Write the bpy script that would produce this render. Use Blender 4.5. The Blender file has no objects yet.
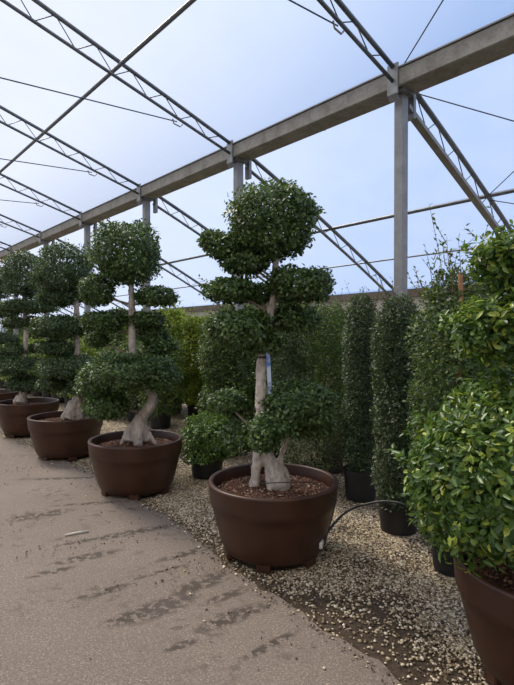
import bpy, bmesh, math
import numpy as np
from mathutils import Vector, Matrix, noise
rng = np.random.default_rng(7)
SC = bpy.context.scene
COL = SC.collection
F, CX, HY, EYE = 495.0, 257.0, 337.0, 1.6

# ---------------------------------------------------------------- basics
def at(px, py, Y):                       # point of the place seen at that pixel, Y metres ahead
    return Vector(((px - CX) / F * Y, Y, EYE - (py - HY) / F * Y))
def gnd(px, py):
    Y = EYE * F / (py - HY)
    return Vector(((px - CX) / F * Y, Y, 0))
RD = Vector((-.666, .746, 0)).normalized()    # along the row of pots and the gutter
PD = Vector((.746, .666, 0)).normalized()     # across the greenhouse
def W(s, p, z): return RD * s + PD * p + Vector((0, 0, z))

def mesh_np(name, V, Fq, mat, parent=None, smooth=False):
    """V (n,3) array; Fq list of index arrays, each (m,k)"""
    me = bpy.data.meshes.new(name)
    Fq = [f for f in Fq if len(f)]
    me.vertices.add(len(V)); me.vertices.foreach_set('co', np.ascontiguousarray(V, dtype=np.float32).ravel())
    nl = sum(f.size for f in Fq); npoly = sum(len(f) for f in Fq)
    me.loops.add(nl); me.loops.foreach_set('vertex_index', np.concatenate([f.ravel() for f in Fq]).astype(np.int32))
    me.polygons.add(npoly)
    tot = np.concatenate([np.full(len(f), f.shape[1]) for f in Fq]).astype(np.int32)
    st = np.concatenate([[0], np.cumsum(tot)[:-1]]).astype(np.int32)
    me.polygons.foreach_set('loop_start', st)
    if smooth: me.polygons.foreach_set('use_smooth', np.ones(npoly, dtype=bool))
    me.update(calc_edges=True); me.validate()
    me.materials.append(mat)
    o = bpy.data.objects.new(name, me); COL.objects.link(o)
    if parent: o.parent = parent
    return o

class MB:
    def __init__(s): s.v = []; s.f = []
    def add(s, vs, fs):
        b = len(s.v); s.v += [tuple(v) for v in vs]; s.f += [[b + i for i in f] for f in fs]
    def bar(s, a, b, w, h, up=Vector((0, 0, 1))):      # box along a-b
        a = Vector(a); b = Vector(b); d = (b - a).normalized()
        x = d.cross(up)
        if x.length < 1e-4: x = d.cross(Vector((1, 0, 0)))
        x.normalize(); y = x.cross(d).normalized()
        vs = [p + x * (i * w / 2) + y * (j * h / 2) for p in (a, b) for i, j in ((-1, -1), (1, -1), (1, 1), (-1, 1))]
        s.add(vs, [(3, 2, 1, 0), (4, 5, 6, 7), (0, 1, 5, 4), (1, 2, 6, 5), (2, 3, 7, 6), (3, 0, 4, 7)])
    def tube(s, pts, r, n=8):
        pts = [Vector(p) for p in pts]; R = r if isinstance(r, (list, tuple)) else [r] * len(pts)
        vs = []; ref = None
        for i, p in enumerate(pts):
            d = (pts[min(i + 1, len(pts) - 1)] - pts[max(i - 1, 0)]).normalized()
            if ref is None: ref = d.orthogonal().normalized()
            x = (ref - d * ref.dot(d)).normalized(); ref = x; y = d.cross(x)
            vs += [p + (x * math.cos(2 * math.pi * k / n) + y * math.sin(2 * math.pi * k / n)) * R[i] for k in range(n)]
        fs = []
        for i in range(len(pts) - 1):
            for k in range(n):
                fs.append((i * n + k, i * n + (k + 1) % n, (i + 1) * n + (k + 1) % n, (i + 1) * n + k))
        fs.append(tuple(range(n))[::-1]); fs.append(tuple((len(pts) - 1) * n + k for k in range(n)))
        s.add(vs, fs)
    def lathe(s, prof, n=64, c=(0, 0, 0)):
        vs = []; fs = []
        for r, z in prof:
            vs += [(c[0] + r * math.cos(2 * math.pi * k / n), c[1] + r * math.sin(2 * math.pi * k / n), c[2] + z) for k in range(n)]
        for i in range(len(prof) - 1):
            for k in range(n):
                fs.append((i * n + k, i * n + (k + 1) % n, (i + 1) * n + (k + 1) % n, (i + 1) * n + k))
        s.add(vs, fs)
    def build(s, name, mat, parent=None, smooth=False):
        me = bpy.data.meshes.new(name); me.from_pydata(s.v, [], s.f); me.update()
        if smooth: me.polygons.foreach_set('use_smooth', [True] * len(me.polygons))
        me.materials.append(mat)
        o = bpy.data.objects.new(name, me); COL.objects.link(o)
        if parent: o.parent = parent
        return o

def smooth_path(pts, n=6):
    P = [Vector(p) for p in pts]; P = [P[0] * 2 - P[1]] + P + [P[-1] * 2 - P[-2]]
    out = []
    for i in range(1, len(P) - 2):
        for k in range(n):
            t = k / n; a, b, c, d = P[i - 1:i + 3]
            out.append(.5 * ((2 * b) + (c - a) * t + (2 * a - 5 * b + 4 * c - d) * t * t + (3 * b - a - 3 * c + d) * t ** 3))
    out.append(P[-2]); return out
def tag(o, label, cat, group=None):
    o['label'] = label; o['category'] = cat
    if group: o['group'] = group
    return o
def empty(name, loc):
    o = bpy.data.objects.new(name, None); o.empty_display_size = .1; COL.objects.link(o); o.location = loc
    return o

# ---------------------------------------------------------------- materials
def mat(name):
    m = bpy.data.materials.new(name); m.use_nodes = True; nt = m.node_tree; nt.nodes.clear()
    out = nt.nodes.new('ShaderNodeOutputMaterial'); return m, nt, out
def N(nt, t, **kw):
    n = nt.nodes.new(t)
    for k, v in kw.items():
        if k in n.inputs: n.inputs[k].default_value = v
        else: setattr(n, k, v)
    return n
def ramp(nt, fac, stops, interp='LINEAR'):
    r = nt.nodes.new('ShaderNodeValToRGB'); r.color_ramp.interpolation = interp
    el = r.color_ramp.elements
    while len(el) < len(stops): el.new(.5)
    for e, (p, c) in zip(el, stops): e.position = p; e.color = (*c, 1)
    nt.links.new(fac, r.inputs[0]); return r.outputs[0]
def objco(nt): return nt.nodes.new('ShaderNodeTexCoord').outputs['Object']
def noise_t(nt, scale, detail=4, co=None, rough=.5):
    n = nt.nodes.new('ShaderNodeTexNoise'); n.inputs['Scale'].default_value = scale; n.inputs['Detail'].default_value = detail
    n.inputs['Roughness'].default_value = rough
    nt.links.new(co or objco(nt), n.inputs['Vector']); return n.outputs[0]
def mixc(nt, fac, a, b, mode='MIX'):
    m = nt.nodes.new('ShaderNodeMix'); m.data_type = 'RGBA'; m.blend_type = mode
    for s, v in ((m.inputs[0], fac), (m.inputs[6], a), (m.inputs[7], b)):
        if hasattr(v, 'links') or isinstance(v, bpy.types.NodeSocket): nt.links.new(v, s)
        elif isinstance(v, tuple): s.default_value = (*v, 1)
        else: s.default_value = v
    return m.outputs[2]
def princ(nt, out, col, rough=.6, metal=0, bump=None, bstr=.3, bdist=.01, spec=.5):
    p = N(nt, 'ShaderNodeBsdfPrincipled'); p.inputs['Roughness'].default_value = rough; p.inputs['Metallic'].default_value = metal
    p.inputs['Specular IOR Level'].default_value = spec
    if isinstance(col, tuple): p.inputs['Base Color'].default_value = (*col, 1)
    else: nt.links.new(col, p.inputs['Base Color'])
    if bump is not None:
        b = N(nt, 'ShaderNodeBump'); b.inputs['Strength'].default_value = bstr; b.inputs['Distance'].default_value = bdist
        nt.links.new(bump, b.inputs['Height']); nt.links.new(b.outputs[0], p.inputs['Normal'])
    nt.links.new(p.outputs[0], out.inputs[0]); return p

def leaf_mat(name, stops, trans=.3, rough=.42, tcol=(.22, .34, .04)):
    m, nt, out = mat(name)
    g = nt.nodes.new('ShaderNodeNewGeometry')
    c = ramp(nt, g.outputs['Random Per Island'], stops)
    p = N(nt, 'ShaderNodeBsdfPrincipled'); p.inputs['Roughness'].default_value = rough
    p.inputs['Specular IOR Level'].default_value = .55
    nt.links.new(c, p.inputs['Base Color'])
    t = N(nt, 'ShaderNodeBsdfTranslucent')
    nt.links.new(mixc(nt, .55, c, tcol), t.inputs['Color'])
    mx = N(nt, 'ShaderNodeMixShader'); mx.inputs[0].default_value = trans
    nt.links.new(p.outputs[0], mx.inputs[1]); nt.links.new(t.outputs[0], mx.inputs[2]); nt.links.new(mx.outputs[0], out.inputs[0])
    return m
M = {}
M['ficus'] = leaf_mat('ficus leaves', [(0, (.03, .06, .02)), (.45, (.052, .1, .03)), (.85, (.095, .165, .045)), (1, (.2, .29, .09))], .22)
M['bright'] = leaf_mat('fresh ficus leaves', [(0, (.03, .07, .018)), (.4, (.07, .15, .03)), (1, (.22, .34, .07))], .25)
M['ficus_blue'] = leaf_mat('cool green ficus leaves', [(0, (.028, .055, .022)), (.5, (.045, .088, .034)), (.9, (.08, .135, .05)), (1, (.15, .22, .08))], .2)
M['laurel'] = leaf_mat('glossy oval leaves', [(0, (.03, .075, .015)), (.5, (.07, .145, .026)), (.8, (.15, .25, .04)), (1, (.42, .48, .08))], .3, .36)
M['column'] = leaf_mat('small dark leaves', [(0, (.018, .04, .015)), (.6, (.034, .068, .025)), (.88, (.075, .12, .04)), (1, (.22, .27, .11))], .2, .5)
M['hedge'] = leaf_mat('hedge leaves', [(0, (.02, .045, .014)), (.55, (.045, .09, .022)), (.85, (.1, .17, .035)), (1, (.3, .36, .08))], .3, .5)
M['yellow'] = leaf_mat('yellow green hedge leaves', [(0, (.08, .14, .02)), (.5, (.2, .3, .035)), (1, (.5, .55, .07))], .45, .5)
M['olive'] = leaf_mat('grey olive leaves', [(0, (.06, .08, .035)), (.6, (.1, .12, .055)), (1, (.2, .19, .09))], .2, .6)

def bark(name, c0, c1):
    m, nt, out = mat(name); co = objco(nt)
    mp = N(nt, 'ShaderNodeMapping'); mp.inputs['Scale'].default_value = (1, 1, .35); nt.links.new(co, mp.inputs[0])
    n1 = noise_t(nt, 14, 6, mp.outputs[0], .65); n2 = noise_t(nt, 60, 4, mp.outputs[0])
    c = ramp(nt, n1, [(.3, c0), (.62, c1)])
    c = mixc(nt, ramp(nt, n2, [(.35, (0, 0, 0)), (.7, (.35, .35, .35))]), c, tuple(x * .55 for x in c0))
    princ(nt, out, c, .8, bump=n1, bstr=.6, bdist=.02); return m
M['bark'] = bark('pale ficus bark', (.24, .2, .175), (.64, .57, .51))
M['bark_dark'] = bark('brown twig bark', (.12, .09, .065), (.24, .19, .15))
m, nt, out = mat('brown planter plastic'); n = noise_t(nt, 6, 5)
M['pot'] = m; princ(nt, out, ramp(nt, n, [(.3, (.038, .0155, .009)), (.7, (.062, .026, .015))]), .42, bump=noise_t(nt, 120, 2), bstr=.06, spec=.4)
m, nt, out = mat('black nursery plastic'); M['black'] = m; princ(nt, out, (.012, .012, .013), .5)
m, nt, out = mat('black hose rubber'); M['hose'] = m; princ(nt, out, (.02, .02, .022), .45)
m, nt, out = mat('potting soil'); M['soil'] = m
princ(nt, out, ramp(nt, noise_t(nt, 60, 4), [(.35, (.03, .016, .011)), (.7, (.1, .05, .032))]), .95, bump=noise_t(nt, 90, 3), bstr=.8)
m, nt, out = mat('bark chips'); M['chips'] = m; g = nt.nodes.new('ShaderNodeNewGeometry')
princ(nt, out, ramp(nt, g.outputs['Random Per Island'], [(0, (.04, .016, .01)), (.4, (.11, .042, .026)), (.75, (.22, .095, .055)), (.92, (.32, .2, .13)), (1, (.5, .4, .3))]), .85)
m, nt, out = mat('pale pebbles'); M['pebble'] = m; g = nt.nodes.new('ShaderNodeNewGeometry')
princ(nt, out, ramp(nt, g.outputs['Random Per Island'], [(0, (.055, .04, .028)), (.3, (.21, .155, .095)), (.58, (.44, .355, .235)), (.84, (.62, .52, .375)), (1, (.8, .73, .62))]), .8)
m, nt, out = mat('fallen leaves'); M['litter'] = m; g = nt.nodes.new('ShaderNodeNewGeometry')
princ(nt, out, ramp(nt, g.outputs['Random Per Island'], [(0, (.035, .022, .014)), (.6, (.09, .06, .035)), (.9, (.17, .13, .07)), (1, (.3, .26, .16))]), .85)

def steel(name, c0, c1, rough=.5, metal=.3):
    m, nt, out = mat(name); n = noise_t(nt, 9, 6, None, .65)
    princ(nt, out, ramp(nt, n, [(.3, c0), (.7, c1)]), rough, metal, bump=n, bstr=.05); return m
M['galv'] = steel('galvanised steel', (.2, .21, .22), (.34, .35, .36))
M['tube'] = steel('dull steel tube', (.13, .145, .165), (.21, .23, .25), .4, .5)
M['post'] = steel('grey painted post', (.24, .24, .24), (.34, .34, .335))
m, nt, out = mat('weathered gutter'); co = objco(nt)
n1 = noise_t(nt, 5, 7, co, .7); n2 = noise_t(nt, 26, 4, co, .7)
c = ramp(nt, n1, [(.32, (.2, .185, .16)), (.6, (.34, .33, .3))]); c = mixc(nt, ramp(nt, n2, [(.5, (0, 0, 0)), (.72, (.5, .5, .5))]), c, (.13, .115, .095))
M['gutter'] = m; princ(nt, out, c, .65, .1)
m, nt, out = mat('wire'); M['wire'] = m; princ(nt, out, (.11, .12, .13), .45, .5)
m, nt, out = mat('cream wall panel'); M['wall'] = m
princ(nt, out, ramp(nt, noise_t(nt, 1.5, 4), [(.3, (.5, .47, .4)), (.7, (.66, .63, .55))]), .7)
m, nt, out = mat('brown wall rail'); M['rail'] = m; princ(nt, out, ramp(nt, noise_t(nt, 3, 4), [(.3, (.11, .085, .07)), (.7, (.19, .15, .125))]), .7)
m, nt, out = mat('stake wood'); M['stake'] = m; princ(nt, out, ramp(nt, noise_t(nt, 20, 4), [(.3, (.32, .16, .08)), (.7, (.5, .29, .16))]), .8)
m, nt, out = mat('white stick'); M['stick'] = m; princ(nt, out, ramp(nt, noise_t(nt, 30, 3), [(.3, (.5, .46, .4)), (.7, (.68, .64, .58))]), .7)
m, nt, out = mat('blue label'); M['blue'] = m; princ(nt, out, ramp(nt, noise_t(nt, 12, 3), [(.42, (.09, .2, .55)), (.55, (.5, .6, .78))]), .5)
m, nt, out = mat('white emitter'); M['emit'] = m; princ(nt, out, (.6, .58, .54), .5)

# greenhouse film: clear polythene with a milky share
m, nt, out = mat('greenhouse film'); M['film'] = m
tr = N(nt, 'ShaderNodeBsdfTransparent'); tr.inputs[0].default_value = (.97, .975, .98, 1)
tl = N(nt, 'ShaderNodeBsdfTranslucent'); tl.inputs[0].default_value = (.8, .86, .95, 1)
mx = N(nt, 'ShaderNodeMixShader')
fn = noise_t(nt, 1.3, 7, None, .7)
r = ramp(nt, fn, [(.3, (.18, .18, .18)), (.7, (.26, .26, .26))])
nt.links.new(r, mx.inputs[0]); nt.links.new(tr.outputs[0], mx.inputs[1]); nt.links.new(tl.outputs[0], mx.inputs[2]); nt.links.new(mx.outputs[0], out.inputs[0])

# concrete
m, nt, out = mat('worn concrete'); M['concrete'] = m; co = objco(nt)
big = noise_t(nt, .7, 5, co, .6); agg = noise_t(nt, 95, 5, co, .9); mid = noise_t(nt, 5, 6, co, .7)
c = ramp(nt, big, [(.3, (.145, .115, .095)), (.7, (.205, .163, .135))])
c = mixc(nt, ramp(nt, agg, [(.38, (.85, .85, .85)), (.5, (0, 0, 0))]), c, (.09, .068, .055))
c = mixc(nt, ramp(nt, agg, [(.53, (0, 0, 0)), (.64, (.8, .8, .8))]), c, (.48, .4, .33))
mp = N(nt, 'ShaderNodeMapping'); mp.inputs['Rotation'].default_value = (0, 0, math.radians(-25)); mp.inputs['Scale'].default_value = (1, 1.5, 1)
nt.links.new(co, mp.inputs[0])
st = noise_t(nt, 1.9, 2, mp.outputs[0]); sp = noise_t(nt, 11, 4, mp.outputs[0], .6)
ml = N(nt, 'ShaderNodeMath', operation='MULTIPLY'); nt.links.new(ramp(nt, st, [(.5, (0, 0, 0)), (.62, (1, 1, 1))]), ml.inputs[0])
nt.links.new(ramp(nt, sp, [(.52, (0, 0, 0)), (.6, (.75, .75, .75))]), ml.inputs[1])
c = mixc(nt, ml.outputs[0], c, (.085, .068, .052))
geo = nt.nodes.new('ShaderNodeNewGeometry'); spn = noise_t(nt, 21, 5, co, .65); spr = ramp(nt, spn, [(.44, (0, 0, 0)), (.51, (.95, .95, .95))])
for px_, py_, ex, ey, ang in [(40, 517, .34, .12, .5), (85, 560, .3, .07, .5), (128, 620, .2, .06, .6), (158, 612, .33, .12, .65), (205, 585, .3, .1, .7), (100, 596, .25, .05, .6), (190, 555, .35, .06, .6), (130, 535, .45, .07, .5), (235, 620, .3, .08, .6), (50, 575, .2, .05, .5), (95, 505, .5, .05, .2), (160, 575, .25, .03, .6), (75, 545, .2, .03, .5), (270, 650, .25, .04, .7), (180, 650, .12, .04, .5), (60, 480, .6, .06, .1), (225, 600, .2, .05, .6)]:
    g_ = gnd(px_, py_)
    m1 = N(nt, 'ShaderNodeMapping'); m1.vector_type = 'TEXTURE'; m1.inputs['Location'].default_value = g_; m1.inputs['Rotation'].default_value = (0, 0, ang); m1.inputs['Scale'].default_value = (ex, ey, 1)
    nt.links.new(co, m1.inputs[0]); ln_ = N(nt, 'ShaderNodeVectorMath', operation='LENGTH'); nt.links.new(m1.outputs[0], ln_.inputs[0])
    f1 = ramp(nt, ln_.outputs['Value'], [(.55, (1, 1, 1)), (1, (0, 0, 0))])
    k1 = N(nt, 'ShaderNodeMath', operation='MULTIPLY'); nt.links.new(f1, k1.inputs[0]); nt.links.new(spr, k1.inputs[1])
    c = mixc(nt, k1.outputs[0], c, (.045, .033, .025))
c = mixc(nt, ramp(nt, mid, [(.35, (.25, .25, .25)), (.6, (0, 0, 0))]), c, (.15, .125, .11))
princ(nt, out, c, .85, bump=agg, bstr=.35, bdist=.006)
# gravel bed under the pebbles
m, nt, out = mat('gravel bed'); M['bed'] = m; co = objco(nt)
vo = nt.nodes.new('ShaderNodeTexVoronoi'); vo.inputs['Scale'].default_value = 45; nt.links.new(co, vo.inputs['Vector'])
sep = N(nt, 'ShaderNodeSeparateColor'); nt.links.new(vo.outputs['Color'], sep.inputs[0])
peb = ramp(nt, sep.outputs[0], [(0, (.05, .035, .022)), (.35, (.1, .075, .05)), (.6, (.3, .24, .16)), (1, (.5, .42, .3))])
dirt = ramp(nt, noise_t(nt, 30, 5, co), [(.3, (.03, .019, .012)), (.7, (.075, .05, .03))])
gm = N(nt, 'ShaderNodeSeparateXYZ'); nt.links.new(co, gm.inputs[0])
yy = N(nt, 'ShaderNodeMapRange'); nt.links.new(gm.outputs[1], yy.inputs[0]); yy.inputs[1].default_value = 2.8; yy.inputs[2].default_value = 6
c = mixc(nt, yy.outputs[0], dirt, peb)
princ(nt, out, c, .9, bump=vo.outputs['Distance'], bstr=.5, bdist=.01)

# ---------------------------------------------------------------- ground
edge_px = [(0, 438), (60, 458), (105, 482), (135, 500), (168, 520), (195, 540), (222, 565), (262, 592), (300, 614), (345, 645), (398, 686)]
edge = [gnd(*e) for e in edge_px]
e0 = edge[0] + RD * 30; e1 = edge[-1] + (edge[-1] - edge[-2]).normalized() * 4
edge = [e0] + edge + [e1]
def edge_p(s):
    S = [e.dot(RD) for e in edge][::-1]; P = [e.dot(PD) for e in edge][::-1]
    return np.interp(s, S, P)
mb = MB()
n = 420; L = []
for i in range(n + 1):
    s = e1.dot(RD) + (e0.dot(RD) - e1.dot(RD)) * (i / n) ** 1.6
    L.append(W(s, edge_p(s) + .05 * noise.noise(Vector((s * 2.5, 0, 0))) + .035 * noise.noise(Vector((s * 9, 2, 0))) + .02 * noise.noise(Vector((s * 25, 2, 5))), .012))
vs = []; 
for p in L: vs += [p, p - PD * 14, p - Vector((0, 0, .06))]
fs = [(3 * i, 3 * i + 1, 3 * i + 4, 3 * i + 3) for i in range(n)] + [(3 * i, 3 * i + 3, 3 * i + 5, 3 * i + 2) for i in range(n)]
mb.add(vs, fs); fl = mb.build('floor', M['concrete']); fl['kind'] = 'structure'
def gz(x, y): return .012 * noise.noise(Vector((x * 1.7, y * 1.7, 3)))
vs = []; fs = []; na, nb = 90, 60
for i in range(na + 1):
    s = -6 + 46 * (i / na) ** 1.5
    for j in range(nb + 1):
        p = -1.5 + 11 * j / nb; q = W(s, p, 0); vs.append((q.x, q.y, -.012 + gz(q.x, q.y)))
fs = [(i * (nb + 1) + j, (i + 1) * (nb + 1) + j, (i + 1) * (nb + 1) + j + 1, i * (nb + 1) + j + 1) for i in range(na) for j in range(nb)]
mb = MB(); mb.add(vs, fs); o = mb.build('floor', M['bed'], smooth=True); o['kind'] = 'structure'

# pots, known before the pebbles are thrown
POTS = [(1.43, 2.3), (.12, 3.68), (-1.264, 5.17), (-2.57, 6.66), (-3.77, 8.15), (-5.12, 9.6)]
# pebbles: squashed low-poly stones
ico = bmesh.new(); bmesh.ops.create_icosphere(ico, subdivisions=1, radius=1)
IV = np.array([v.co[:] for v in ico.verts]); IF = np.array([[v.index for v in f.verts] for f in ico.faces]); ico.free()
def stones(C, size, flat=.5, name='pebbles', m=M['pebble'], parent=None):
    n = len(C)
    sc = size[:, None] * rng.uniform(.6, 1.25, (n, 3)); sc[:, 2] *= flat
    V = IV[None] * (1 + rng.uniform(-.22, .22, (n, 12, 1))) * sc[:, None, :]
    a = rng.uniform(0, 2 * np.pi, n); t = rng.uniform(-.5, .5, n)
    ct, stt = np.cos(t)[:, None], np.sin(t)[:, None]
    V = np.stack([V[..., 0], V[..., 1] * ct - V[..., 2] * stt, V[..., 1] * stt + V[..., 2] * ct], -1)
    ca, sa = np.cos(a)[:, None], np.sin(a)[:, None]
    V = np.stack([V[..., 0] * ca - V[..., 1] * sa, V[..., 0] * sa + V[..., 1] * ca, V[..., 2]], -1) + C[:, None, :]
    Fc = (IF[None] + 12 * np.arange(n)[:, None, None]).reshape(-1, 3)
    return mesh_np(name, V.reshape(-1, 3), [Fc], m, parent)
NP = 1000000
s = rng.uniform(-.6, 11, NP); p = rng.uniform(-.2, 6.2, NP)
rd = np.array(RD); pdv = np.array(PD)
XY = s[:, None] * rd[:2] + p[:, None] * pdv[:2]
d = np.hypot(XY[:, 0], XY[:, 1]); ep = np.array([edge_p(v) for v in s])
vis = (XY[:, 1] > 1.2) & (np.abs(XY[:, 0] / np.maximum(XY[:, 1], .1)) < .56) & (d < 9)
off = p - ep
nz = np.array([noise.noise(Vector((x * 2.2, y * 2.2, 9))) + .5 * noise.noise(Vector((x * 7, y * 7, 1))) if v else 0 for x, y, v in zip(XY[:, 0], XY[:, 1], vis)])
near_open = np.clip((2.9 - s) / 2.4, 0, 1)        # a wider dirty strip close to the viewer
dens = np.clip((off - .02) / (.22 + .5 * near_open), 0, 1) ** (1 + near_open) * np.clip(.72 + 1.1 * nz, .08, 1) + np.where(off > -.06, .04, 0) + np.where(off > -.5, .0015, .0)
dens *= np.clip(5.5 / np.maximum(d, 1) ** 1.15, 0, 1)
keep = vis & (rng.uniform(0, 1, NP) < dens)
for x, y in POTS: keep &= (np.hypot(XY[:, 0] - x, XY[:, 1] - y) > .3)
XY = XY[keep]; off = off[keep]
Z = np.array([(.006 if o_ > 0 else .018) + (gz(x, y) - .012 if o_ > 0 else 0) for (x, y), o_ in zip(XY, off)])
C = np.column_stack([XY, Z])
print('pebbles', len(C))
sz = rng.uniform(.0045, .0115, len(C)) * np.where(rng.uniform(0, 1, len(C)) < .05, 1.35, 1)
o = stones(C, sz, .55, 'pebbles'); o['kind'] = 'stuff'; o['label'] = 'pale beige pebbles and chips scattered over the planting strip'; o['category'] = 'gravel'

# ---------------------------------------------------------------- leaves
def unit(a): return a / np.maximum(np.linalg.norm(a, axis=-1, keepdims=True), 1e-9)
def rdir(n): return unit(rng.normal(size=(n, 3)))
def leaf_geo(P, Nn, ln, wd, spread=.7, droop=.0, fancy=False):
    """P points, Nn outward directions -> folded leaves rooted at P"""
    n = len(P)
    nr = unit(Nn + spread * rng.normal(size=(n, 3)) * .6 + np.array([0, 0, .35]))
    ax = unit(np.cross(nr, rdir(n)) + .35 * Nn - np.array([0, 0, droop]))
    sd = unit(np.cross(ax, nr)); nr = np.cross(sd, ax)
    l = (ln * rng.uniform(.65, 1.2, n))[:, None]; w = (wd * rng.uniform(.75, 1.2, n))[:, None]
    if fancy:
        V = np.stack([P, P + ax * l * .3 + sd * w * .42 + nr * w * .12, P + ax * l * .68 + sd * w * .4 + nr * w * .1, P + ax * l - nr * l * .1,
                      P + ax * l * .68 - sd * w * .4 + nr * w * .1, P + ax * l * .3 - sd * w * .42 + nr * w * .12,], 1)
        b = 6 * np.arange(n)[:, None]
        return V.reshape(-1, 3), [b + np.array([0, 1, 2, 3]), b + np.array([0, 3, 4, 5])]
    V = np.stack([P, P + ax * l * .45 + sd * w * .5 + nr * w * .15, P + ax * l, P + ax * l * .45 - sd * w * .5 + nr * w * .15], 1)
    b = 4 * np.arange(n)[:, None]
    return V.reshape(-1, 3), [b + np.array([0, 1, 2]), b + np.array([0, 2, 3])]

def merge(parts):
    VV = []; FF = {}; b = 0
    for V, Fs in parts:
        VV.append(V)
        for f in Fs: FF.setdefault(f.shape[1], []).append(f + b)
        b += len(V)
    return np.concatenate(VV), [np.concatenate(f) for f in FF.values()]

def pad_geo(c, R, ln=.034, wd=.021, dens=2600, lump=.24, flat_bottom=.75, tilt=0, fancy=False, sprigs=0, sq=2.0, rough=.3):
    """a clipped cloud of foliage: clusters of leaves over a lumpy body"""
    c = np.array(c); R = np.array(R, float); rm = (R[0] * R[1] * R[2]) ** (1 / 3)
    lr = lump * rm * .9 + .02
    area = 4 * np.pi * ((R[0] * R[1]) ** 1.6 / 3 + (R[0] * R[2]) ** 1.6 / 3 + (R[1] * R[2]) ** 1.6 / 3) ** (1 / 1.6)
    K = max(14, int(area / (np.pi * lr * lr) * 1.35))
    D = rdir(K); D = np.sign(D) * np.abs(D) ** (2 / sq); D /= (np.abs(D) ** sq).sum(1, keepdims=True) ** (1 / sq)
    inset = 1 - lr / R
    LC = D * R * np.clip(inset, .35, 1) * rng.uniform(.93, 1.05, (K, 1))
    LC[:, 2] = np.where(LC[:, 2] < 0, LC[:, 2] * flat_bottom, LC[:, 2])
    n = int(area * dens)
    k = rng.integers(0, K, n); d_ = rdir(n)
    d_ = np.where((d_ * D[k]).sum(1, keepdims=True) < -.25, -d_, d_)
    lrk = lr * rng.uniform(.8, 1.3, K)[k][:, None]
    P = LC[k] + d_ * lrk * rng.uniform(.7, 1.06, (n, 1))
    P = P + rng.normal(size=P.shape) * .006
    q = (np.abs(P / R) ** 2).sum(1)
    sel = q > .34; P = P[sel]; d_ = d_[sel]
    nrm = unit(.55 * d_ + unit(P / (R * R)))
    parts = [leaf_geo(P, nrm, ln, wd, fancy=fancy)]
    n2 = int(area * dens * .75); u2 = rdir(n2); P2 = u2 * R * rng.uniform(.45, .93, (n2, 1)) ** .7
    P2[:, 2] = np.where(P2[:, 2] < 0, P2[:, 2] * flat_bottom, P2[:, 2])
    parts.append(leaf_geo(P2, unit(P2 / (R * R)), ln * 1.1, wd * 1.2, spread=.5, fancy=fancy))
    if sprigs:
        for _ in range(sprigs):
            u = rdir(1)[0]; u[2] = abs(u[2]) * .8
            b = u * R; dd = unit(u + .5 * rdir(1)[0] + np.array([0, 0, .6]))
            m_ = 7; tt = np.linspace(0, rng.uniform(.04, .09), m_)[:, None]
            parts.append(leaf_geo(b + dd * tt, np.tile(dd, (m_, 1)), ln, wd, fancy=fancy))
    V, Fs = merge(parts)
    per = 6 if fancy else 4
    Cn = V.reshape(-1, per, 3); U = unit(Cn[:, 0] / R); sd_ = Vector(rng.uniform(0, 40, 3))
    g = np.array([noise.noise(Vector(u) * 1.9 + sd_) * .75 + noise.noise(Vector(u) * 5.5 + sd_) * .42 for u in U])
    V = (Cn + Cn[:, :1] * (g * rough)[:, None, None]).reshape(-1, 3)
    if tilt:
        ct, st_ = math.cos(tilt), math.sin(tilt)
        V = np.column_stack([V[:, 0] * ct - V[:, 2] * st_, V[:, 1], V[:, 0] * st_ + V[:, 2] * ct])
    return V + c, Fs

def twig_part(root, a, b, r0, r1, name='branch', m='bark_dark', sag=.0):
    mb = MB(); a = Vector(a); b = Vector(b); mid = (a + b) / 2 - Vector((0, 0, sag)) + Vector(rng.normal(size=3) * .015)
    pts = smooth_path([a, mid, b], 5); mb.tube(pts, [r0 + (r1 - r0) * i / (len(pts) - 1) for i in range(len(pts))], 8)
    return mb.build(name, M[m], root, smooth=True)

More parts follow.
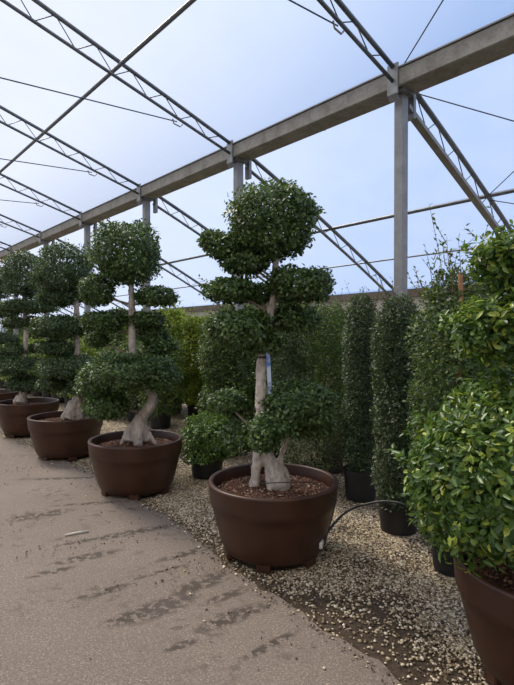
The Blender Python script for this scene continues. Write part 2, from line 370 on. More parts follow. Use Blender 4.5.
# ---------------------------------------------------------------- brown planters
def planter(root, rz=0.3, R=.483, H=.508, foot=.037):
    t = H
    prof = [(.0, foot + .004), (R * .62, foot + .004), (R * .69, foot), (R * .75, foot + .018), (R * .805, foot + H * .14), (R * .865, foot + H * .36), (R * .915, foot + H * .55),
            (R * .94, foot + H * .66), (R * .962, foot + H * .68), (R * .975, foot + H * .75), (R * .99, foot + H * .93), (R * .995, foot + H * .955),
            (R, foot + H * .975), (R * .99, foot + H * .995), (R * .965, foot + H), (R * .93, foot + H * .997), (R * .915, foot + H * .98), (R * .91, foot + H * .8), (R * .9, foot + H * .7)]
    mb = MB(); mb.lathe(prof, 96); pot = mb.build('pot', M['pot'], root, smooth=True)
    for k in range(6):
        a = rz + k * math.pi / 3; f = MB(); c = Vector((math.cos(a), math.sin(a), 0))
        f.bar(c * R * .5, c * R * .75, .1, foot + .03); 
        fo = f.build('foot', M['pot'], pot); fo.location = (0, 0, (foot + .03) / 2)
        fo.modifiers.new('b', 'BEVEL').width = .008
    # soil with a gentle mound
    mb = MB(); top = foot + H * .82; vs = []; fs = []; n = 48
    for i in range(9):
        r = R * .905 * i / 8
        for k in range(n):
            a = 2 * math.pi * k / n; x, y = r * math.cos(a), r * math.sin(a)
            vs.append((x, y, top + .03 * (1 - (i / 8) ** 2) + .008 * noise.noise(Vector((x * 9, y * 9, rz)))))
    for i in range(8):
        for k in range(n): fs.append((i * n + k, (i + 1) * n + k, (i + 1) * n + (k + 1) % n, i * n + (k + 1) % n))
    mb.add(vs, fs); so = mb.build('soil', M['soil'], root, smooth=True)
    n = 2600; a = rng.uniform(0, 2 * np.pi, n); r = R * .89 * np.sqrt(rng.uniform(0, 1, n))
    C = np.column_stack([r * np.cos(a), r * np.sin(a), top + .004 + .03 * (1 - (r / (R * .905)) ** 2)])
    ch = stones(C, rng.uniform(.004, .012, n), .45, 'bark_mulch', M['chips'], root); ch['kind'] = 'stuff'
    return pot, top + .03

def trunk(root, chains, m='bark', vox=.011):
    """chains of (point, radius) in local coordinates, fused into one skin"""
    mb = MB()
    for ch in chains:
        pts = [Vector(p) for p, r in ch]; rs = [r for p, r in ch]
        sp = smooth_path(pts, 6); rr = list(np.interp(np.linspace(0, len(rs) - 1, len(sp)), range(len(rs)), rs))
        ph = rng.uniform(0, 9)
        rr = [r * (1 + .1 * noise.noise(Vector((ph, i * .55, 0)))) for i, r in enumerate(rr)]
        mb.tube(sp, rr, 14)
    o = mb.build('trunk', M[m], root, smooth=True)
    r = o.modifiers.new('fuse', 'REMESH'); r.mode = 'VOXEL'; r.voxel_size = vox; r.use_smooth_shade = True
    s_ = o.modifiers.new('soften', 'SMOOTH'); s_.iterations = 3; s_.factor = .5
    tx = bpy.data.textures.new('bark relief', 'CLOUDS'); tx.noise_scale = .035
    dm = o.modifiers.new('relief', 'DISPLACE'); dm.texture = tx; dm.strength = .026; dm.mid_level = .5; dm.texture_coords = 'LOCAL'
    return o

def ficus(idx, label, group, chains_px, pads, leafm, dens=2300, rz=.3):
    x, y = POTS[idx]; base = Vector((x, y, 0)); root = empty('potted_ficus_tree', base)
    tag(root, label, 'tree', group)
    _, top = planter(root, rz)
    k = F / y
    def loc(px, py, dy=0): return at(px, py, y + dy) - base
    chains = []
    for ch in chains_px:
        c = []
        for px, py, wpx, dy in ch:
            q = loc(px, py, dy); c.append((q, wpx / 2 / k * .86))
        chains.append(c)
    trunk(root, chains)
    main = [(q, r) for ch in chains[:1] for q, r in ch]
    for px, py, hw, hh, dy, *o_ in pads:
        opt = o_[0] if o_ else {}
        hw *= 1.05; hh *= 1.05; c = loc(px, py, dy); dep = opt.get('d', 1.0)
        R = (hw / k, max(hw * dep, hh) / k, hh / k)
        V, Fs = pad_geo(c, R, dens=dens * 1.75 * opt.get('n', 1), tilt=opt.get('tilt', 0), lump=opt.get('lump', .2), sprigs=opt.get('sp', 10) // 3, flat_bottom=opt.get('fb', .8), sq=opt.get('sq', 2.0), rough=opt.get('ro', .27))
        mesh_np('foliage_pad', V, Fs, M[leafm], root)
        # limb from the trunk to the pad
        tgt = c - Vector((0, 0, R[2] * .25))
        best = min(main, key=lambda t: (t[0] - tgt).length + max(0, t[0].z - tgt.z) * 1.5)
        if (best[0] - tgt).length > .06: twig_part(root, best[0], tgt, min(best[1] * .4, .014), .006, sag=-.01)
    return root, loc

G1 = 'ficus trees with clipped foliage pads in brown planters'
# --- nearest full tree
t1, loc1 = ficus(1, 'ficus tree in the brown planter nearest the middle, blue tag on its trunk', G1,
    [[(256, 488, 9, 0), (256, 472, 12, 0), (258, 455, 13, 0), (261, 435, 13.5, 0), (261, 400, 13, 0), (261, 372, 12, 0), (264, 345, 11.5, 0), (270, 315, 10.5, 0), (275, 285, 9, 0), (275, 250, 8, 0), (275, 225, 6, 0)],
     [(278, 497, 8, -.07), (280, 488, 24, -.05), (276, 475, 21, -.02), (270, 460, 13, 0), (265, 446, 11, 0), (262, 430, 10, 0)],
     [(289, 492, 6, 0), (286, 476, 9, .0), (281, 461, 7, 0), (285, 445, 6, 0), (293, 428, 5, 0)],
     [(270, 496, 5, -.09), (269, 482, 8, -.04), (268, 466, 8, 0)],
     [(249, 494, 4, .02), (252, 480, 6, .02), (256, 464, 7, .02)]],
    [(271, 221, 43, 37, 0, dict(fb=.98, sq=2.35, sp=25, ro=.2)),
     (222, 247, 21, 13, .0, dict(tilt=-.35)), (246, 263, 24, 12, .02),
     (230, 291, 26, 12, 0), (258, 294, 16, 10, .1),
     (299, 286, 32, 18, -.02, dict(sq=2.6)),
     (240, 329, 33, 19, -.05, dict(n=.9)), (262, 345, 20, 12, .05),
     (292, 319, 30, 14, .22, dict(n=.8)), 
     (300, 404, 35, 22, -.02), (277, 425, 22, 15, -.12), (264, 438, 13, 15, -.2), (312, 425, 22, 15, .1),
     (228, 402, 19, 12, .2), (240, 437, 19, 17, .18)],
    'ficus')
tg = MB(); a = loc1(268, 352, -.06); b = loc1(270, 394, -.055)
tg.bar(a, b, .028, .003, Vector((0, 1, 0))); tg.build('plant_tag', M['blue'], t1)['label'] = 'blue and white plastic plant tag'
tb = MB(); c = loc1(262, 357); tb.lathe([(.045, -.006), (.052, -.006), (.052, .006), (.045, .006)], 24, c); tb.build('tie_band', M['black'], t1)
# --- second tree
t2, loc2 = ficus(2, 'ficus tree with S-curved grey trunk in the second brown planter, left of the blue-tagged one', G1,
    [[(136, 440, 24, 0), (137, 428, 19, 0), (143, 415, 13, 0), (152, 403, 12, 0), (151, 392, 10, 0), (143, 378, 10, 0), (134, 360, 9, 0), (132, 335, 8, 0), (132, 305, 8, 0), (131, 280, 6, 0)],
     [(125, 441, 8, -.04), (129, 432, 12, 0), (136, 424, 12, 0)], [(120, 446, 4, 0), (126, 436, 6, 0), (134, 424, 7, 0)], [(157, 446, 4, 0), (150, 437, 6, 0), (143, 425, 7, 0)], [(138, 447, 9, -.1), (138, 436, 13, -.05), (138, 424, 12, 0)],
     [(148, 441, 8, 0), (143, 432, 11, 0), (140, 422, 10, 0)]],
    [(126, 254, 33, 31, 0, dict(fb=.95, sq=2.5, sp=20)), (97, 291, 17, 15, 0, dict(fb=1)), (157, 297, 20, 10, 0), (104, 322, 21, 10, 0), (145, 320, 21, 8, .1), (153, 334, 14, 12, .15), (122, 316, 12, 7, .1),
     (97, 340, 12, 8, .15), (133, 373, 44, 18, -.1, dict(sq=2.3)), (106, 406, 22, 13, -.15), (160, 345, 16, 12, .2), (100, 385, 25, 14, .1)],
    'ficus', 2100, .7)
t3, loc3 = ficus(3, 'ficus tree in the third brown planter from the middle, trunk leaning over pale roots', G1,
    [[(70, 418, 17, 0), (75, 405, 12, 0), (79, 392, 10, 0), (78, 375, 8, 0), (77, 350, 6.5, 0), (77, 325, 6.5, 0), (76, 300, 6, 0), (70, 275, 5, 0)],
     [(62, 420, 6, -.06), (67, 412, 9, -.02), (73, 402, 9, 0)], [(80, 420, 7, 0), (79, 410, 9, 0), (78, 400, 9, 0)]],
    [(65, 271, 27, 25, 0, dict(fb=.95, sq=2.5)), (59, 298, 20, 9, 0), (84, 293, 14, 9, .1), (60, 327, 27, 12, 0), (96, 322, 15, 9, 0), (56, 348, 18, 8, 0), (70, 368, 31, 13, 0), (90, 385, 22, 12, -.05), (52, 385, 14, 8, 0)],
    'ficus_blue', 1900, 1.1)
t4, loc4 = ficus(4, 'ficus tree in the fourth brown planter, second from the left edge', G1,
    [[(21, 402, 13, 0), (23, 394, 9, 0), (25, 380, 6, 0), (25, 355, 5, 0), (26, 335, 5, 0), (25, 305, 5, 0), (24, 285, 4, 0)],
     [(14, 404, 5, -.04), (19, 396, 7, 0)]],
    [(25, 276, 20, 22, 0, dict(fb=.95, sq=2.5)), (28, 307, 27, 7, 0), (30, 323, 26, 6, .3), (10, 350, 16, 6, 0), (40, 348, 10, 6, .2), (22, 367, 26, 9, 0), (26, 384, 18, 8, 0)],
    'ficus_blue', 1700, .2)
t5, loc5 = ficus(5, 'ficus tree cut off by the left edge of the view', G1,
    [[(-9, 392, 10, 0), (-8, 380, 6, 0), (-8, 350, 4.5, 0), (-8, 310, 4.5, 0), (-7, 285, 4, 0)]],
    [(-8, 283, 20, 18, 0, dict(fb=.95)), (-6, 312, 22, 7, 0), (-6, 340, 22, 8, 0), (-4, 362, 21, 9, 0)],
    'ficus_blue', 1500, .5)

# --- leafy tiered tree at the right edge
x, y = POTS[0]; base = Vector((x, y, 0)); t0 = empty('potted_tiered_tree', base)
tag(t0, 'tiered round-clipped tree with large glossy leaves in brown planter, cut by right edge', 'tree')
planter(t0, .1)
loc0 = lambda px, py, dy=0: at(px, py, y + dy) - base
trunk(t0, [[(loc0(553, 590), .07), (loc0(553, 560), .05), (loc0(550, 450), .04), (loc0(548, 350), .035), (loc0(546, 250), .03)]])
for px, py, hw, hh, dy, dn in [(540, 264, 66, 28, .0, 2300), (544, 331, 88, 35, .0, 2300), (546, 474, 136, 100, .0, 2000)]:
    k = F / y; R = (hw / k, hw / k * .8, hh / k)
    V, Fs = pad_geo(loc0(px, py, dy), R, .043, .02, dn * 1.45, .3, .95, fancy=True, sprigs=80, sq=2.1, rough=.13)
    mesh_np('foliage_tier', V, Fs, M['laurel'], t0)

# ---------------------------------------------------------------- shrubs in black nursery pots
def nursery_pot(root, r, h):
    mb = MB(); mb.lathe([(0, .002), (r * .84, .002), (r * .86, .02), (r * .97, h * .86), (r * 1.03, h * .87), (r * 1.04, h), (r * .99, h), (r * .95, h * .8), (0, h * .82)], 40)
    return mb.build('pot', M['black'], root, smooth=False)
def shrub(name, label, cat, x, y, r, h, leafm, potr=.17, poth=.28, ln=.03, wd=.014, dens=3000, shoots=12, group=None, shoot_len=(.1, .25), taper=.75, low=None, wisps=(), rag=.36):
    root = empty(name, (x, y, 0)); tag(root, label, cat, group)
    nursery_pot(root, potr, poth)
    mb = MB(); pts = [Vector((0, 0, poth * .8))] + [Vector((rng.normal() * .012, rng.normal() * .012, poth + (h - poth) * t)) for t in (.25, .5, .75, .95)]
    mb.tube(smooth_path(pts, 4), [.016 - .0007 * i for i in range(17)], 7); mb.build('stem', M['bark_dark'], root, smooth=True)
    z0 = low if low is not None else poth * .85; H = h - z0
    n = int(2 * np.pi * r * H * dens + np.pi * r * r * dens)
    t = rng.uniform(0, 1, n) ** .95; a = rng.uniform(0, 2 * np.pi, n)
    off_ = rng.uniform(0, 50, 3)
    bump = np.array([noise.noise(Vector((math.cos(q) * 1.3 + off_[0], math.sin(q) * 1.3 + off_[1], zz * H * 3.2))) + .6 * noise.noise(Vector((math.cos(q) * 4 + off_[0], math.sin(q) * 4, zz * H * 11))) for q, zz in zip(a, t)])
    prof = np.minimum(1, .72 + t * 4) * np.where(t > taper, np.sqrt(np.clip(1 - ((t - taper) / (1.02 - taper)) ** 2, .02, 1)), 1)
    rr = r * prof * (1 + rag * bump) * (1 - rng.uniform(0, .5, n) ** 2 * .9)
    P = np.column_stack([rr * np.cos(a), rr * np.sin(a), z0 + t * H])
    Nn = unit(np.column_stack([np.cos(a), np.sin(a), np.full(n, .5)]))
    parts = [leaf_geo(P, Nn, ln, wd)]
    # leaves further in
    n2 = int(n * .5); t2 = rng.uniform(.0, .93, n2); a2 = rng.uniform(0, 2 * np.pi, n2); r2 = r * rng.uniform(.2, .78, n2)
    parts.append(leaf_geo(np.column_stack([r2 * np.cos(a2), r2 * np.sin(a2), z0 + t2 * H]), unit(np.column_stack([np.cos(a2), np.sin(a2), np.full(n2, .2)])), ln * 1.3, wd * 1.5, spread=.4))
    sm = MB()
    def shoot(b, dd, L, every=.022, sz=1.0):
        m_ = max(4, int(L / every)); tt = np.linspace(0, L, m_)[:, None]
        bend = unit(rng.normal(size=3)) * .15
        Q = b + dd * tt + bend * (tt ** 2) / max(L, .05)
        parts.append(leaf_geo(Q + rng.normal(size=Q.shape) * .006, np.tile(dd, (m_, 1)) + .8 * rdir(m_), ln * sz, wd * sz))
        sm.tube([Vector(Q[0]), Vector(Q[m_ // 2]), Vector(Q[-1])], [.003, .0022, .0012], 4)
    for _ in range(shoots):
        a_ = rng.uniform(0, 2 * np.pi); q = r * rng.uniform(.1, .8)
        b = np.array([q * np.cos(a_), q * np.sin(a_), h - .12 - .1 * rng.uniform()]); dd = unit(np.array([np.cos(a_) * .3, np.sin(a_) * .3, 1]) + .25 * rng.normal(size=3))
        shoot(b, dd, .1 + rng.uniform(*shoot_len))
    for dx, L in wisps:
        b = np.array([dx, 0, h - .15]); shoot(b, unit(np.array([rng.normal() * .06, 0, 1])), L, .028, 1.1)
        for q in range(3): shoot(b + np.array([0, 0, L * (.35 + .15 * q)]), unit(np.array([rng.normal(), rng.normal(), 1.2])), L * .3, .026, 1.1)
    V, Fs = merge(parts); mesh_np('foliage', V, Fs, M[leafm], root)
    if sm.v: sm.build('twigs', M['bark_dark'], root)['kind'] = 'stuff'
    return root
def gx(px, Y): return (px - CX) / F * Y
shrub('columnar_shrub', 'slim dark columnar shrub in black pot just left of the grey steel post', 'shrub', gx(361, 4.9), 4.9, .17, 2.0, 'column', .17, .3, dens=5600, shoots=16, low=.27)
shrub('columnar_shrub', 'dark columnar shrub in black pot directly in front of the grey steel post', 'shrub', gx(399, 4.1), 4.1, .2, 1.93, 'column', .17, .27, dens=5400, shoots=16, low=.2)
sw = shrub('wispy_shrub', 'tall shrub with long wispy shoots beside the tiered tree at right', 'shrub', gx(455, 3.4), 3.4, .29, 2.05, 'hedge', .16, .27, ln=.034, wd=.016, dens=2500, shoots=26, shoot_len=(.02, .14), taper=.6, wisps=((-.07, .55), (.13, .6), (-.02, .4), (.04, .45), (-.15, .35)))
mb = MB(); mb.bar(at(461, 300, 3.22), at(460, 274, 3.22), .022, .022, Vector((0, 1, 0))); mb.bar(Vector((gx(455, 3.6), 3.6, .25)), at(461, 300, 3.22), .022, .022, Vector((0, 1, 0)))
o = mb.build('stake', M['stake'], None); o.parent = sw; o.matrix_parent_inverse = Matrix.Translation(-sw.location)
shrub('small_shrub', 'low bright green shrub in black pot between the first two brown planters', 'shrub', gx(207, 5.7), 5.7, .3, .7, 'bright', .2, .34, ln=.04, wd=.022, dens=3600, shoots=24, shoot_len=(0, .08), taper=.3, low=.2, rag=.75)
shrub('grey_olive_shrub', 'greyish olive shrub with tiny leaves behind the middle planter', 'shrub', gx(312, 5.15), 5.15, .3, 1.1, 'olive', .2, .25, ln=.024, wd=.01, dens=3600, shoots=14, taper=.4)
shrub('columnar_shrub', 'green columnar shrub behind the right side of the blue-tagged tree', 'shrub', gx(330, 5.9), 5.9, .3, 1.98, 'hedge', .18, .28, dens=2600, shoots=18)
shrub('columnar_shrub', 'green columnar shrub right behind the blue-tagged trunk', 'shrub', gx(285, 5.8), 5.8, .32, 2.0, 'column', .18, .28, dens=2600, shoots=18)
shrub('leafy_shrub', 'dark leafy shrub behind the bright small shrub, hiding the foot of the second post', 'shrub', gx(226, 6.75), 6.75, .32, 1.75, 'hedge', .18, .28, ln=.045, wd=.024, dens=2600, shoots=16)
# hedge row behind: (s, p, kind)
k = 0
for i in range(26):
    s_ = .4 + i * .78 + rng.uniform(-.1, .1); p_ = 5.75 + rng.uniform(-.15, .2)
    q = W(s_, p_, 0); near = s_ < 9
    px = CX + F * q.x / max(q.y, .1)
    if px > 560: continue
    yel = 160 < px < 226
    shrub('hedge_shrub', 'yellow-green leafy shrub in the hedge between the first two brown planters' if yel else 'dark green leafy shrub in the dense hedge row behind the potted trees', 'shrub',
          q.x, q.y, .44 + rng.uniform(-.04, .05), (1.76 if px > 330 else 2.08) + rng.uniform(-.1, .1), 'yellow' if yel else 'hedge', .22, .3,
          ln=.052 if near else .065, wd=.028 if near else .036, dens=2300 if near else 1100, shoots=34 if near else 14, rag=.6, shoot_len=(.05, .3),
          group='yellow hedge shrubs' if yel else 'green hedge shrubs in the back row')
for i in range(16):
    s_ = 3.2 + i * .9 + rng.uniform(-.1, .1); q = W(s_, 4.5 + rng.uniform(-.12, .12) , 0); px = CX + F * q.x / q.y
    if px > 165 or q.y < 6.4: continue
    yel = rng.uniform() < .2
    shrub('hedge_shrub', 'light green leafy shrub in the front row of the hedge at left' if yel else 'mid green leafy shrub in the front row of the hedge at left', 'shrub', q.x, q.y, .36, 1.55 + rng.uniform(-.25, .15), 'yellow' if yel else 'hedge', .2, .28,
          ln=.05, wd=.026, dens=1100, shoots=14, group='light front hedge shrubs' if yel else 'front hedge shrubs')

# ---------------------------------------------------------------- greenhouse frame
S0, GP, DS = 3.04, 4.85, 2.82
def hn(p): return 4.47 + .312 * (GP - p)              # roof line on the near side of the gutter
def hf(p): q = p - GP; return 4.51 - .39 * q - .014 * q * q
def sep(p): return .15 + .033 * (GP - p)
RIDGE = -1.0; WP = 9.1
M_MAX = 11
words_ = ['first', 'second', 'third', 'fourth', 'fifth', 'sixth', 'seventh', 'eighth', 'ninth', 'tenth', 'eleventh', 'twelfth']
for m_ in range(0, M_MAX):
    s_ = S0 + DS * m_; nm = words_[m_]
    rt = empty('roof_truss', W(s_, GP, 4.5)); og = rt.location.copy()
    tag(rt, f'lattice steel roof truss above the path, {nm} counting from the right', 'truss', 'roof trusses over the path')
    def A(p, z, ds=0): return W(s_ + ds, p, z) - og
    a = MB(); a.tube([A(p, hn(p)) for p in np.linspace(GP - .1, RIDGE, 8)], .026, 10); a.build('upper_chord', M['tube'], rt, smooth=True)
    a = MB(); a.tube([A(p, hn(p) - sep(p)) for p in np.linspace(GP - .14, RIDGE, 8)], .021, 10); a.build('lower_chord', M['tube'], rt, smooth=True)
    a = MB(); q = GP - .35; up = True
    while q > RIDGE + .3:
        z1_ = hn(q) - (0 if up else sep(q)); q2 = q - .24; z2_ = hn(q2) - (sep(q2) if up else 0)
        a.tube([A(q, z1_), A(q2, z2_)], .0065, 6); q = q2; up = not up
    a.build('lacing', M['wire'], rt, smooth=True)
    a = MB(); a.bar(A(GP - .165, 4.55), A(GP - .165, 4.22), .13, .02, PD); a.bar(A(GP - .17, 4.23), A(GP - .13, 4.17), .1, .04, PD); a.build('end_bracket', M['galv'], rt)
    # side-bay half
    sd = empty('side_truss', W(s_, GP, 4.5)); og = sd.location.copy()
    tag(sd, ('sloping steel side truss with a flat grey lower bar, behind the nearest post' if m_ == 0 else f'lattice steel side truss sloping to the back wall, {nm} counting from the right'), 'truss', 'side trusses')
    a = MB(); a.tube([A(p, hf(p)) for p in np.linspace(GP + .12, WP, 9)], .033, 10); a.build('upper_chord', M['tube'], sd, smooth=True)
    a = MB()
    if m_ == 0:
        pts = [A(p, hf(p) - .30 + .03 * (p - GP)) for p in np.linspace(GP + .1, WP - .05, 2)]
        a.bar(pts[0], pts[-1], .09, .05); a.build('lower_bar', M['post'], sd)
    else:
        a.tube([A(p, hf(p) - .22) for p in np.linspace(GP + .15, WP - .05, 9)], .026, 10); a.build('lower_chord', M['tube'], sd, smooth=True)
    a = MB(); q = GP + .3; up = True
    while q < WP - .5:
        dn_ = .26 if m_ == 0 else .22
        z1_ = hf(q) - (0 if up else dn_); q2 = q + .24; z2_ = hf(q2) - (dn_ if up else 0)
        a.tube([A(q, z1_), A(q2, z2_)], .0065, 6); q = q2; up = not up
    a.build('lacing', M['wire'], sd, smooth=True)
    a = MB(); a.bar(A(GP + .2, 4.49), A(GP + .2, 4.06), .1, .05, PD); a.build('end_bracket', M['galv'], sd)
    # post
    where = ['nearest, behind the dark columnar shrubs', 'second, behind the blue-tagged tree', 'third, beside the second tree', 'fourth, above the third tree', 'fifth, seen just below the beam'][m_] if m_ < 5 else nm + ' along, far at left'
    c = empty('steel_post', W(s_, GP, 0)); tag(c, 'square grey steel post under the beam, ' + where, 'post', 'posts under the gutter beam')
    a = MB(); a.bar((0, 0, 0), (0, 0, 4.29), .115, .1, RD); a.build('shaft', M['post'], c)
    a = MB(); a.bar((0, 0, 4.26), (0, 0, 4.30), .2, .2, RD); a.build('cap_plate', M['galv'], c)
    # tie across the bay
    a = MB(); sp = W(s_, 3.75, hn(3.75) - .24); ep_ = W(s_, RIDGE - 2, hn(3.75) - .24 - .062 * (3.75 - RIDGE + 2)); a.tube([sp, (sp + ep_) / 2 - Vector((0, 0, .05)), ep_], .008, 6)
    if m_ < 7: tag(a.build('tie_wire', M['wire'], None, smooth=True), f'thin tie wire running across the bay from the {nm} roof truss from the right', 'wire', 'tie wires')
    if m_ < 7:
        a = MB(); cp = W(s_, 3.75, hn(3.75) - .22) - rt.location
        a.tube([cp - PD * .07, cp - PD * .05 - Vector((0, 0, .06)), cp + PD * .05 - Vector((0, 0, .075)), cp + PD * .09 - Vector((0, 0, .03))], .01, 6); a.build('wire_clip', M['galv'], rt)
# gutter beam: channel box with lip
a = MB(); sA, sB = -3, S0 + DS * (M_MAX - 1) + .5
a.bar(W(sA, GP, 4.395), W(sB, GP, 4.395), .3, .19)
gb = a.build('beam_body', M['gutter']); bv = gb.modifiers.new('b', 'BEVEL'); bv.width = .012
groot = empty('gutter_beam', W(S0, GP, 4.35)); tag(groot, 'long weathered grey gutter beam running diagonally over all the posts', 'beam')
a = MB()
for sg in (-1, 1): a.bar(W(sA, GP + sg * .145, 4.498), W(sB, GP + sg * .145, 4.498), .04, .016)
lp = a.build('lip', M['galv'])
a = MB()
for i in range(14):
    ss = S0 - 1.6 + i * DS; a.bar(W(ss, GP, 4.395), W(ss + .008, GP, 4.395), .304, .194)
jn = a.build('joint_seam', M['tube'])
for o in (gb, lp, jn): o.parent = groot; o.matrix_parent_inverse = Matrix.Translation(-groot.location)
# purlins
def run(name, p, z, r, label, mm='tube', box=False):
    a = MB()
    if box: a.bar(W(-3, p, z), W(sB, p, z), r * 2, r * 2)
    else: a.tube([W(t, p, z) for t in np.linspace(-3, sB, 12)], r, 10)
    o = a.build(name, M[mm], None, smooth=not box)
    tag(o, label, 'pipe'); return o
run('purlin', 2.88, hn(2.88) - .07, .026, 'long steel purlin pipe crossing under the roof trusses at upper left')
run('purlin', GP + 2.21, hf(GP + 2.21) - .0, .03, 'steel purlin pipe along the side roof slope, behind the post')
run('purlin', GP + 3.27, hf(GP + 3.27) - .02, .016, 'thin steel rail low on the side roof slope, above the back wall')
run('purlin', RIDGE, hn(RIDGE) - .1, .03, 'ridge purlin pipe overhead')
def wire(a, b, label, r=.007):
    m2 = MB(); a = Vector(a); b = Vector(b); m2.tube([a, (a + b) / 2 - Vector((0, 0, .02)), b], r, 6); tag(m2.build('bracing_wire', M['wire'], None, smooth=True), label, 'wire')
wire(W(S0, GP - .05, 4.5), W(S0 - DS, 2.9, hn(2.9)), 'bracing wire rising to the upper right from the beam above the nearest post')
wire(W(S0, GP + .3, hf(GP + .3)), W(S0 - DS, 7.95, hf(7.95)), 'bracing wire running right from the top of the side truss under the beam')
wire(W(S0, GP + 2.21, hf(GP + 2.21)), W(S0 - DS, GP + .1, hf(GP + .1)), 'bracing wire rising right from the side purlin joint')
wire(W(S0, GP + 2.25, hf(GP + 2.25) - .03), W(S0 - DS, WP - .3, hf(WP - .3)), 'bracing wire falling right from the side purlin joint')
# film roof
prof = [(-6.85, 4.78), (-4, 5.72), (RIDGE, hn(RIDGE) + .1)] + [(p, hn(p) + .045) for p in (1, 3, 4.72)] + [(GP - .14, 4.54), (GP - .13, 4.525), (GP + .13, 4.525)] + [(p, hf(p) + .05) for p in np.linspace(GP + .25, WP + .05, 8)]
vs = []; ns = 40
for i in range(ns + 1):
    ss = -7 + (sB + 7.3) * i / ns
    vs += [W(ss, p, z) for p, z in prof]
K = len(prof); fs = [(i * K + j, i * K + j + 1, (i + 1) * K + j + 1, (i + 1) * K + j) for i in range(ns) for j in range(K - 1)]
a = MB(); a.add(vs, fs); o = a.build('ceiling', M['film'], smooth=True); o['kind'] = 'structure'
# back wall with rail
a = MB(); a.bar(W(-7, WP + .03, 1.21), W(sB, WP + .03, 1.21), .06, 2.42); o = a.build('wall_back', M['wall']); o['kind'] = 'structure'
a = MB(); a.bar(W(-7, WP, 2.5), W(sB, WP, 2.5), .12, .16); o = a.build('trim_1', M['rail']); o['kind'] = 'structure'

# ---------------------------------------------------------------- hoses, drip line, stick, litter
def hose(pts, r, label, name='irrigation_hose', m='hose'):
    a = MB(); a.tube(smooth_path(pts, 8), r, 8); return tag(a.build(name, M[m], None, smooth=True), label, 'hose')
h1 = hose([at(322, 546, 3.42), at(330, 530, 3.6), at(345, 514, 3.8), at(362, 506, 3.95), at(388, 502, 3.85), at(412, 510, 3.75), gnd(432, 545) + Vector((0, 0, .015))], .009, 'black hose looping from the middle planter in front of the dark columnar shrubs')
a = MB(); a.tube([at(323, 541, 3.45), at(321.5, 545, 3.41), at(321, 550, 3.40)], [.008, .016, .012], 10); o = a.build('nozzle', M['emit'], None, smooth=True); o.parent = h1; o['label'] = 'white emitter'
hose([gnd(172, 452) + Vector((0, 0, .05)), gnd(180, 458) + Vector((0, 0, .02)), gnd(190, 464) + Vector((0, 0, .015)), gnd(205, 463) + Vector((0, 0, .015)), gnd(225, 458) + Vector((0, 0, .03)), gnd(262, 452) + Vector((0, 0, .03))], .012, 'black hose lying on the gravel between the two nearest whole planters')
hose([gnd(193, 468) + Vector((0, 0, .012)), gnd(203, 474) + Vector((0, 0, .012)), gnd(216, 482) + Vector((0, 0, .012)), gnd(228, 486) + Vector((0, 0, .012))], .009, 'short grey pipe on the gravel left of the middle planter', m='wire')
R1 = .483
p_in = [at(262, 484, 3.5), at(280, 483, 3.46), at(300, 483, 3.48), at(315, 484, 3.5)]
hose(p_in + [Vector((.12 + R1 * .80, 3.68 - R1 * .52, .50)), Vector((.12 + R1 * .86, 3.68 - R1 * .56, .478)), Vector((.12 + R1 * .85, 3.68 - R1 * .57, .40)), Vector((.12 + R1 * .78, 3.68 - R1 * .56, .27)), Vector((.12 + R1 * .72, 3.68 - R1 * .57, .16))], .0035, 'thin black drip line over the rim of the middle planter', 'drip_line')
a = MB(); g = gnd(64, 538.5); h = gnd(88, 534.5); a.tube([g + Vector((0, 0, .02)), (g + h) / 2 + Vector((0, 0, .024)), h + Vector((0, 0, .02))], [.006, .009, .007], 8)
tag(a.build('stick', M['stick'], None, smooth=True), 'short whitish stick lying on the concrete path', 'stick')
# leaf litter in loose drifts on the path
n = 16000
s = rng.uniform(-.2, 7, n); p = rng.uniform(-2.6, 2.4, n); XY = s[:, None] * rd[:2] + p[:, None] * pdv[:2]
ep = np.array([edge_p(v) for v in s]); off = p - ep
nz = np.array([noise.noise(Vector((x_ * .9 + y_ * .5, y_ * 2.4 - x_ * 1.1, 4))) + .45 * noise.noise(Vector((x_ * 6, y_ * 6, 8))) for x_, y_ in XY])
pr = np.where((off < 0) & (nz > .28), .55, .012) + np.where((off > -.1) & (off < .35), .7, 0)
kp = (XY[:, 1] > 1.2) & (rng.uniform(0, 1, n) < pr)
XY = XY[kp]; n = len(XY); P = np.column_stack([XY, np.full(n, .018)])
V, Fs = leaf_geo(P, np.tile([0, 0, 1.6], (n, 1)), .022, .012, spread=.25)
V[:, 2] = np.maximum(V[:, 2], .0135)
o = mesh_np('leaf_litter', V, Fs, M['litter']); o['kind'] = 'stuff'; o['label'] = 'brown leaf crumbs and debris scattered on the concrete path'; o['category'] = 'litter'

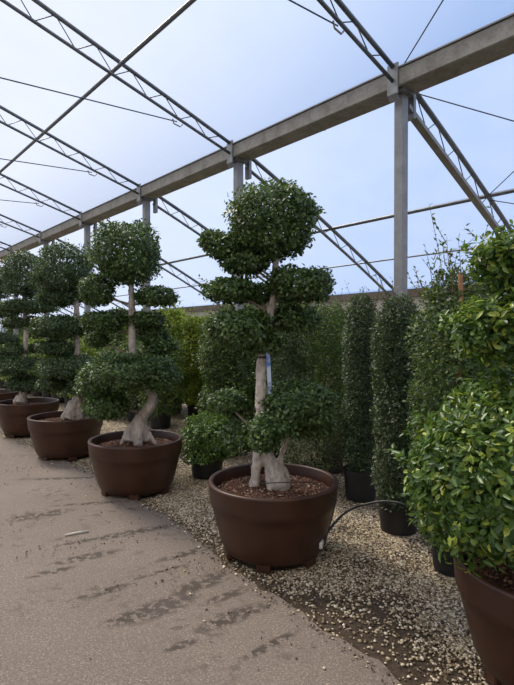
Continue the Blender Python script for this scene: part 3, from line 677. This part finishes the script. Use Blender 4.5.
# ---------------------------------------------------------------- light
wd = bpy.data.worlds.new('sky'); SC.world = wd; wd.use_nodes = True; nt = wd.node_tree; nt.nodes.clear()
out = nt.nodes.new('ShaderNodeOutputWorld'); bg = nt.nodes.new('ShaderNodeBackground')
tc = nt.nodes.new('ShaderNodeTexCoord')
SUN = Vector((-.62, .55, 1.0)).normalized()
dp = nt.nodes.new('ShaderNodeVectorMath'); dp.operation = 'DOT_PRODUCT'; nt.links.new(tc.outputs['Generated'], dp.inputs[0]); dp.inputs[1].default_value = Vector((-.75, .45, .5)).normalized()
c = ramp(nt, dp.outputs['Value'], [(.0, (.37, .54, .95)), (.35, (.41, .59, .98)), (.62, (.64, .77, 1.06)), (.85, (.8, .86, 1.02)), (1, (.86, .89, 1.0))])
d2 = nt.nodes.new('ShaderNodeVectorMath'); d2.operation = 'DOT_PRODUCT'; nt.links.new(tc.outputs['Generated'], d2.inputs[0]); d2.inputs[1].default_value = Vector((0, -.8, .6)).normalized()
c = mixc(nt, ramp(nt, d2.outputs['Value'], [(.4, (0, 0, 0)), (.9, (1, 1, 1))]), c, (1.0, .9, .78))      # warm glow added to the unseen sky behind the viewer, lights the fronts
sx = nt.nodes.new('ShaderNodeSeparateXYZ'); nt.links.new(tc.outputs['Generated'], sx.inputs[0])
c = mixc(nt, ramp(nt, sx.outputs[2], [(0, (1, 1, 1)), (.02, (0, 0, 0))]), c, (.05, .045, .038))     # land below the horizon
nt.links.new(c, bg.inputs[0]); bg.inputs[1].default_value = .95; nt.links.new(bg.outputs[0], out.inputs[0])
sl = bpy.data.lights.new('sun', 'SUN'); sl.energy = 4.4; sl.angle = math.radians(16); sl.color = (1, .9, .76)
so = bpy.data.objects.new('sun', sl); COL.objects.link(so); so.rotation_euler = (-SUN).to_track_quat('-Z', 'Y').to_euler(); so.location = (-3, 4, 9)

# ---------------------------------------------------------------- camera
cam = bpy.data.cameras.new('camera'); co = bpy.data.objects.new('camera', cam); COL.objects.link(co); SC.camera = co
cam.sensor_fit = 'VERTICAL'; cam.sensor_height = 36; cam.lens = F / 685 * 36; cam.clip_end = 200
co.location = (0, 0, EYE); co.rotation_euler = (math.radians(90) - math.atan((342.5 - HY) / F), 0, 0)
SC.view_settings.view_transform = 'Standard'; SC.view_settings.look = 'None'; SC.view_settings.gamma = 1; SC.view_settings.exposure = 0
SC.cycles.transparent_max_bounces = 16
